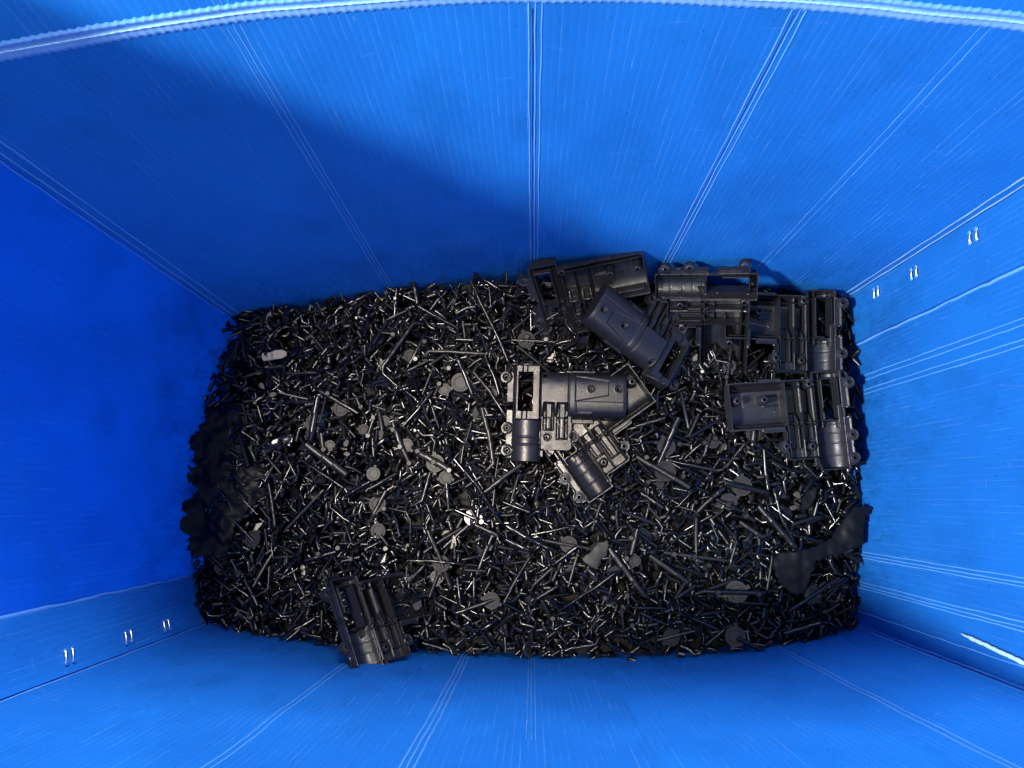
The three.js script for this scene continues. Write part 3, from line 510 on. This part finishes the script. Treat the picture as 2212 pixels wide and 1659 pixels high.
// pieces that can be told apart: R rod, P peg, U runner (D disc, S stubs), F flake; radius, then points on the heap in millimetres
const PIECES = `
R 2.7 -450 -239 -391 -251
R 1.5 -426 -224 -431 -195
R 1.3 -407 -217 -401 -223 -387 -223
P 2.7 -384 -219 -377 -211
R 3.0 -379 -185 -359 -188
P 1.7 -365 -181 -363 -170
R 1.7 -354 -177 -310 -178
R 1.7 -295 -241 -275 -254
P 1.7 -336 -245 -319 -247
P 2.3 -325 -258 -324 -248
R 2.0 -380 -140 -347 -129
P 2.3 -398 -134 -383 -146
R 1.3 -431 -123 -398 -117
F 7 -369 -146
F 6 -385 -158
F 5 -435 -156
P 2.3 -414 -151 -406 -157
U 4.7 -307 -144 -314 -82 D -310 -106 14
U 3.4 -305 -152 -248 -120 D -273 -127 12 S -293 -149
R 2.3 -274 -110 -251 -86
P 2.3 -380 -117 -373 -123
P 1.9 -376 -96 -371 -102
P 1.9 -370 -96 -364 -101
P 1.9 -361 -95 -356 -100
R 1.3 -351 -103 -340 -111 -325 -110
R 1.7 -413 -94 -388 -78
P 1.7 -313 -241 -326 -227
R 1.5 -421 -237 -415 -199
R 2.3 -168 -275 -108 -242
R 1.5 -216 -253 -206 -258 -178 -271
R 3.7 -184 -316 -174 -309 -168 -278
R 1.6 -115 -308 -109 -298 -118 -269
R 1.9 -87 -325 -77 -317 -48 -298
R 2.5 -92 -314 -78 -281 -68 -262 -49 -223 -37 -194
R 1.5 -34 -278 -45 -251
R 1.5 -6 -261 -31 -239 -27 -227
R 2.7 -157 -201 -150 -209 -116 -208 -70 -205
R 2.8 -70 -201 -56 -170 -49 -147
U 3.2 -112 -204 -98 -173 -87 -147 D -104 -164 14
R 3.0 -158 -249 -173 -250 -194 -218 -215 -187 -215 -177
R 1.9 -215 -177 -193 -158
R 1.9 -150 -196 -179 -181
U 2.5 -157 -232 -162 -221 -171 -203 -180 -185 D -176 -202 10 S -156 -222 -169 -199
R 1.7 -127 -245 -134 -226 -145 -225
R 1.9 -144 -184 -158 -147
U 1.7 -219 -236 -203 -235 S -202 -234
U 1.7 -114 -196 -123 -184 S -122 -185
R 2.3 -87 -180 -60 -148
P 2.0 -75 -170 -67 -177
R 2.5 -112 -226 -87 -225
P 2.3 -100 -248 -90 -248
P 1.9 -59 -251 -49 -256
P 2.0 -86 -247 -86 -238
P 1.9 -44 -251 -44 -241
P 2.3 -46 -288 -43 -277
P 2.3 -35 -295 -33 -303
R 1.5 -23 -328 -22 -317 -25 -307
P 1.5 -40 -325 -40 -311
P 1.9 -20 -312 -6 -308
P 2.3 -49 -226 -38 -230
P 2.7 -35 -200 -27 -204
P 2.3 -20 -198 -10 -198
U 2.1 -33 -225 30 -222 D -11 -225 13 S -11 -229 17 -227
U 3.0 -134 -161 -141 -145 D -127 -154 9 S -134 -161
R 2.5 -137 -287 -149 -269
P 1.9 -154 -285 -146 -280
P 1.7 -254 -239 -248 -229
P 2.0 -242 -218 -242 -202
P 2.3 -222 -185 -223 -175
R 1.6 -243 -178 -246 -160
P 2.0 -189 -251 -181 -243
R 1.6 -65 -303 -62 -273
U 3.2 -252 -142 -245 -128 S -246 -128
P 2.1 -243 -124 -236 -112
U 3.4 -226 -115 -233 -88 D -240 -97 8 S -226 -114 -233 -88
U 4.0 -219 -122 -213 -96 D -211 -109 8
U 4.4 -199 -107 -187 -75 -173 -49 D -179 -75 10 S -198 -97 -187 -73 -174 -49
P 2.7 -173 -44 -168 -33
U 5.0 -164 -66 -118 -41 D -138 -50 13 S -164 -66 -141 -53 -118 -41
P 2.3 -111 -36 -103 -31
R 2.4 -144 -152 -165 -124 -184 -102
R 3.4 -74 -128 -63 -89 -57 -50 -67 -39
R 2.3 -88 -108 -95 -80
R 1.7 -99 -74 -102 -49
R 2.7 -112 -56 -78 -18 -61 9
R 2.0 -74 -32 -95 -17
R 3.2 -18 -49 -40 -33 -69 -10
R 2.0 -64 -152 -40 -116
R 2.5 -146 -88 -139 -80 -142 -61
R 2.3 -145 -37 -155 1 -166 8
R 1.7 -157 -39 -160 -34 -156 -16
U 3.0 -263 -4 -228 -25 D -224 -35 10
R 2.8 -229 -14 -192 -36
U 3.2 -206 -12 -227 31 D -217 6 12 S -209 13
U 3.0 -122 -23 -118 13 D -123 -30 10
R 1.7 -202 12 -177 17 -170 30
R 2.3 -149 6 -137 35
R 2.3 -88 13 -78 30
R 2.0 -55 -14 -57 9
R 2.0 -43 3 -6 17
R 1.3 -50 -58 -54 -31
P 2.0 -83 -57 -75 -56
P 2.1 -67 -32 -56 -32
P 2.3 -69 -117 -57 -118
P 2.7 -71 -88 -50 -92
P 2.7 -55 -63 -45 -65
P 2.3 -40 -16 -29 -14
P 3.0 -149 -131 -152 -120
R 1.7 -22 -34 -32 2
P 1.9 -105 -97 -95 -97
U 3.5 -300 -92 -296 -71 D -287 -74 8 S -296 -70
R 1.6 -333 -58 -307 -42 -266 -16
R 2.1 -378 -63 -370 -52 -354 -35
R 1.7 -364 -62 -350 -62 -331 -29
R 5.4 -321 -76 -261 -34
P 2.0 -320 -53 -314 -62
P 2.0 -297 -39 -290 -46
P 2.3 -312 -71 -307 -79
P 2.5 -291 -59 -286 -66
P 2.3 -272 -45 -267 -53
F 6 -262 -77
F 5 -261 -62
R 2.1 -293 -13 -314 10 -346 45
R 2.3 -371 -21 -365 3 -359 37
R 1.5 -362 47 -362 67 -359 80
U 1.9 -416 31 -379 66 D -389 55 12
R 1.5 -335 -1 -337 12 -329 19
R 1.7 -381 12 -365 30
R 1.7 -404 3 -384 22
R 2.0 -373 41 -367 70
U 3.0 -272 71 -315 84 S -270 66 -296 75
P 2.0 -340 69 -333 74
P 1.7 -349 -30 -342 -21
P 1.6 -321 28 -312 37
R 1.9 -364 92 -364 122 -382 133
R 2.5 -398 109 -377 144
R 2.3 -418 83 -407 100
P 1.7 -410 91 -400 86
R 1.3 -373 64 -383 92
R 1.7 -440 108 -416 124 -403 116
R 1.9 -356 105 -346 108 -324 94
P 1.9 -427 100 -422 107
P 2.3 -442 130 -433 135
P 2.0 -358 132 -349 125
P 2.0 -343 124 -336 117
P 1.3 -325 137 -319 142
P 1.7 -325 129 -319 123
P 2.3 -354 100 -348 94
R 2.0 -289 150 -288 174 -294 181
R 2.0 -391 156 -382 177
P 1.5 -268 108 -257 109
U 2.9 -265 85 -239 78 S -252 80
R 1.7 -282 84 -290 97 -282 123
P 1.9 -432 79 -428 71
P 1.3 -466 143 -455 144
P 1.5 -269 177 -260 176
U 3.1 -147 42 -130 77 -113 120 D -127 87 12
R 2.4 -174 83 -141 83 -97 87
R 2.0 -6 77 -25 107 -42 140
U 3.0 -106 152 -47 131 D -58 135 12
R 2.3 -105 105 -100 141
R 2.7 -82 34 -50 48
R 3.4 -39 54 -7 68
R 3.6 -39 35 -1 56
U 2.7 -212 49 -201 62 D -215 43 11 S -204 67
R 2.0 -215 59 -233 69
R 1.9 -171 26 -170 58
R 2.1 -110 59 -108 80
P 3.0 -158 69 -159 79
P 2.0 -103 73 -104 84
P 2.0 -219 64 -213 72
P 2.0 -196 70 -191 77
P 2.0 -195 50 -190 57
P 2.7 -81 56 -73 51
P 2.7 -61 69 -57 62
P 3.0 -67 81 -61 77
P 2.7 -37 84 -33 75
P 2.7 -33 96 -23 102
P 2.7 -45 122 -36 127
R 2.0 -56 71 -48 85 -38 86
P 2.7 -98 153 -84 162
R 1.7 -151 191 -116 200
R 2.0 -174 90 -174 102 -183 110
R 2.0 -151 90 -172 112
R 3.0 -66 96 -95 95
R 2.3 -82 104 -82 136
R 3.2 -11 50 21 66 36 72
R 2.7 32 115 2 133 -1 142
R 2.1 109 98 81 118 67 126 40 144
R 4.0 101 64 129 101 147 125 155 130
R 3.0 58 63 29 85
R 2.3 25 91 -1 114 -5 124
R 2.0 58 76 46 117
U 3.1 141 38 132 73 D 137 81 8 S 132 51 126 77
R 3.5 157 74 208 109
R 2.7 217 113 193 129
R 2.0 166 24 175 36 171 49
R 2.3 201 46 189 55
U 2.0 26 159 25 172 S 26 158
U 2.0 131 167 121 173 S 131 166
U 2.0 95 131 91 140 S 95 131
U 2.0 125 128 128 138 S 125 127
U 2.4 15 55 81 66 D 47 60 12
R 2.7 51 196 82 191 87 182
U 2.0 164 185 215 172 D 183 181 12
R 2.3 117 144 120 170
P 2.7 126 160 134 158
P 2.0 82 153 76 163
R 1.9 83 162 68 180
P 2.3 79 137 88 132
P 1.9 91 148 101 138
P 2.7 28 172 35 168
R 1.5 32 177 42 189 41 197
P 1.9 19 163 20 177
P 1.9 -4 172 -3 191
P 1.7 152 122 166 118
U 2.4 177 70 261 80 S 190 72 217 76
U 4.8 201 -115 172 -50 D 183 -74 13
U 3.9 141 -60 214 -18 D 181 -40 15 S 156 -60 205 -33
R 2.5 184 -55 252 -41
U 2.7 158 -26 178 -30 D 173 -22 6 S 156 -24
R 3.2 205 -150 210 -124 215 -99
R 2.7 183 -114 141 -102
R 3.1 229 -120 217 -93
R 2.3 271 -119 232 -97 215 -87
P 1.6 235 -116 257 -116
P 2.3 239 -114 239 -101
U 3.9 305 -99 302 -75 D 305 -92 12 S 304 -99
U 2.7 245 -92 234 -60 D 247 -81 10 S 236 -79 251 -86 226 -54
U 2.0 216 -76 202 -78 S 201 -77
P 3.4 221 -20 229 -30
R 2.1 216 -12 196 9
R 2.7 222 -18 240 -10
U 3.0 249 -2 282 14 D 266 1 12 S 265 6
U 2.7 301 27 289 20 S 289 20
R 3.8 261 -18 234 4 217 22
U 3.9 264 -24 321 -11 D 285 -20 14
R 3.0 317 -70 318 -42 321 -11
R 2.0 164 -107 165 -97 149 -86
P 2.5 147 -85 153 -66
P 3.8 170 -94 172 -85
P 2.3 263 -108 266 -100
P 2.0 279 -78 289 -78
P 2.3 273 -58 283 -58
P 2.3 303 -57 314 -57
P 2.3 290 -45 298 -42
P 2.0 303 -46 310 -43
P 2.3 306 -32 316 -33
P 1.9 185 -104 189 -101
P 2.3 227 -105 235 -105
P 3.0 172 24 181 20
R 2.3 133 -76 172 -82
R 2.0 156 8 173 27
R 2.0 258 12 242 25
R 3.2 146 -11 177 10
R 3.9 306 7 330 34 354 63
R 3.0 280 28 309 48 321 44
R 2.3 275 53 265 85 272 94
R 2.3 328 -17 335 16
R 1.7 397 3 411 32
R 2.7 352 31 382 22 391 20
P 1.3 425 -26 421 -10
R 1.5 418 -2 412 15
R 1.7 324 -56 352 -42 354 -32
R 1.7 371 -49 388 -32 404 -33
P 2.3 340 -31 345 -38
P 2.3 370 -32 377 -38
P 2.7 267 35 274 27
P 3.0 290 51 296 43
P 2.0 325 51 328 59
P 1.9 333 101 341 98
P 1.3 336 113 343 110
P 2.0 304 109 306 117
R 2.7 290 69 318 74
R 1.9 322 66 321 80 313 118
R 2.0 242 31 250 51 248 59
R 2.0 397 77 405 95 415 99
R 1.7 418 78 427 94
F 6 357 -8
F 6 351 9
U 2.7 342 145 410 102 D 374 124 12
U 3.6 230 121 310 122 D 272 121 15 S 247 123 302 123
U 3.1 271 181 306 198 D 268 179 14
R 2.3 228 191 253 171
R 1.9 293 172 310 181 320 177
R 1.7 272 154 285 143
P 1.7 267 152 273 163
R 1.7 277 135 314 137
P 2.7 303 109 306 117
P 2.3 326 172 328 181
P 1.7 385 160 393 160
P 1.3 418 152 426 152
U 3.0 233 95 233 102 S 236 87
P 1.9 407 128 410 122
R 3.4 332 175 382 160
`;
const made = [];
for (const line of PIECES.trim().split('\n')) {
  const tok = line.trim().split(' '), kind = tok[0], sec = { a: [], D: [], S: [] }; let at = 'a';
  for (const v of tok.slice(1)) if (v === 'D' || v === 'S') at = v; else sec[at].push(+v);
  const size = sec.a.shift() / 1000, pts = [];
  for (let i = 0; i < sec.a.length; i += 2) pts.push([sec.a[i] / 1000, sec.a[i + 1] / 1000]);
  const cx = pts.reduce((s, p) => s + p[0], 0) / pts.length, cz = pts.reduce((s, p) => s + p[1], 0) / pts.length;
  const base = heapY(cx, cz), len = Math.hypot(pts[0][0] - pts[pts.length - 1][0], pts[0][1] - pts[pts.length - 1][1]);
  const c = lift(cx, cz, base + 0.006);
  if (kind === 'F') {
    const o = part('plastic_flake', flake(size * 0.8, 0.001), rnd() < 0.4 ? SATIN : TAN, scene); o.position.copy(c); o.position.y += 0.006; o.rotation.set(R(-0.25, 0.25), R(0, 6), R(-0.25, 0.25));
    made.push([o, 'flat flake of dull dark plastic', 'flake', 'loose flakes on the heap']); continue;
  }
  if (kind === 'P') {
    const o = part('plastic_peg', peg(Math.max(len, 0.009), size), anyRod(), scene);
    o.position.copy(lift(cx, cz, base + R(0.006, 0.011))); o.rotation.set(0, Math.atan2(-(pts[1][1] - pts[0][1]), pts[1][0] - pts[0][0]), R(-0.3, 0.3), 'YXZ');
    made.push([o, 'short black plastic peg', 'peg', 'short pegs loose on the heap']); continue;
  }
  const y0 = base + R(0.008, 0.015), slope = R(-0.006, 0.006) * Math.min(1, len / 0.08), n = pts.length;
  const P3 = pts.map((p, i) => lift(p[0], p[1], y0 + slope * (i / (n - 1) * 2 - 1) - (n > 2 && (i === 0 || i === n - 1) ? R(0, 0.003) : 0)).sub(c));
  // add slight collars along the long stretches
  const Q = [], rad = [];
  P3.forEach((p, i) => {
    const endTip = n > 2 && ((i === 0 && p.distanceTo(P3[1]) < 0.02) || (i === n - 1 && p.distanceTo(P3[n - 2]) < 0.02));
    Q.push(p); rad.push(size * (endTip ? 0.55 : i === n - 1 ? R(0.75, 1) : R(0.92, 1.04)));
    if (i < n - 1) { const d = p.distanceTo(P3[i + 1]); if (d > 0.03) for (let t = R(0.2, 0.45); t < 0.9; t += R(0.25, 0.5)) { const a = p.clone().lerp(P3[i + 1], t); a.y += R(-0.0004, 0.0004); const e = V(0, 0, 0).subVectors(P3[i + 1], p).normalize(), up = R(1.08, 1.2); for (const [s, k] of [[-0.0012, 1], [-0.0007, up], [0.0007, up], [0.0012, 0.97]]) { Q.push(a.clone().addScaledVector(e, s)); rad.push(size * k); } } }
  });
  const rod = tube(Q, size, 10, rad);
  if (kind === 'R') {
    const o = part('sprue_rod', rod, anyRod(), scene); o.position.copy(c);
    made.push([o, `${len > 0.085 ? 'long' : len > 0.045 ? 'medium' : 'small'} ${size > 0.0024 ? 'thick' : 'thin'} ${n > 2 ? 'bent' : 'straight'} black sprue rod`, 'sprue rod', 'sprue rods strewn over the heap']); continue;
  }
  const g = thing('sprue_runner', '', 'sprue runner'); g.position.copy(c); part('rod', rod, anyRod(), g);
  const mid = y0 - c.y;
  if (sec.D.length) {
    const d = part('disc', disc(sec.D[2] / 1000), SATIN, g); const p = lift(sec.D[0] / 1000, sec.D[1] / 1000, y0 - 0.002).sub(c); d.position.copy(p); d.position.y = mid - size * 0.5;
    d.rotation.set(R(-0.24, 0.24), R(0, 3), R(-0.24, 0.24));
  }
  for (let i = 0; i < sec.S.length; i += 2) { const p = lift(sec.S[i] / 1000, sec.S[i + 1] / 1000, y0 + 0.006).sub(c); part('stub', tube([V(p.x * 1, mid - 0.004, p.z), V(p.x + R(-0.0012, 0.0012), mid + 0.0075, p.z + R(-0.0012, 0.0012))], 0.0039, 14), rnd() < 0.5 ? SATIN : DULL[1], g); }
  made.push([g, `sprue runner with ${sec.D.length ? 'disc' + (sec.S.length ? ' and stubs' : '') : sec.S.length > 2 ? 'two stubs' : 'one stub'}`, 'sprue runner', 'sprue runners on the heap']);
}
{ // each label names the kind of piece and the nearest thing one can find, in order of distance
  const rank = {}, word = ['nearest', 'second nearest', 'third nearest', 'fourth nearest', 'fifth nearest', 'sixth nearest', 'seventh nearest', 'eighth nearest', 'ninth nearest', 'tenth nearest', 'eleventh nearest', 'twelfth nearest', 'thirteenth nearest', 'fourteenth nearest', 'fifteenth nearest', 'sixteenth nearest', 'seventeenth nearest', 'eighteenth nearest', 'nineteenth nearest', 'twentieth nearest'];
  const rows = made.map(([o, look, cat, group]) => { let best = null, bd = 9; for (const [n, x, z] of marks) { const d = Math.hypot(o.position.x - x, o.position.z - z); if (d < bd) { bd = d; best = n; } } return { o, look, cat, group, best, bd }; });
  rows.sort((a, b) => a.bd - b.bd);
  for (const r of rows) { const key = r.look + r.best, k = rank[key] = (rank[key] ?? -1) + 1; tag(r.o, `${r.look}, ${word[k] ?? 'farther off and close'} to ${r.best}`, r.cat, r.group); }
}

// ---------- renderer ----------
const renderer = new THREE.WebGLRenderer({ antialias: true });
renderer.setSize(W, H);
renderer.toneMapping = THREE.LinearToneMapping;
renderer.toneMappingExposure = EXPOSURE;
renderer.shadowMap.enabled = true;
renderer.render(scene, camera);
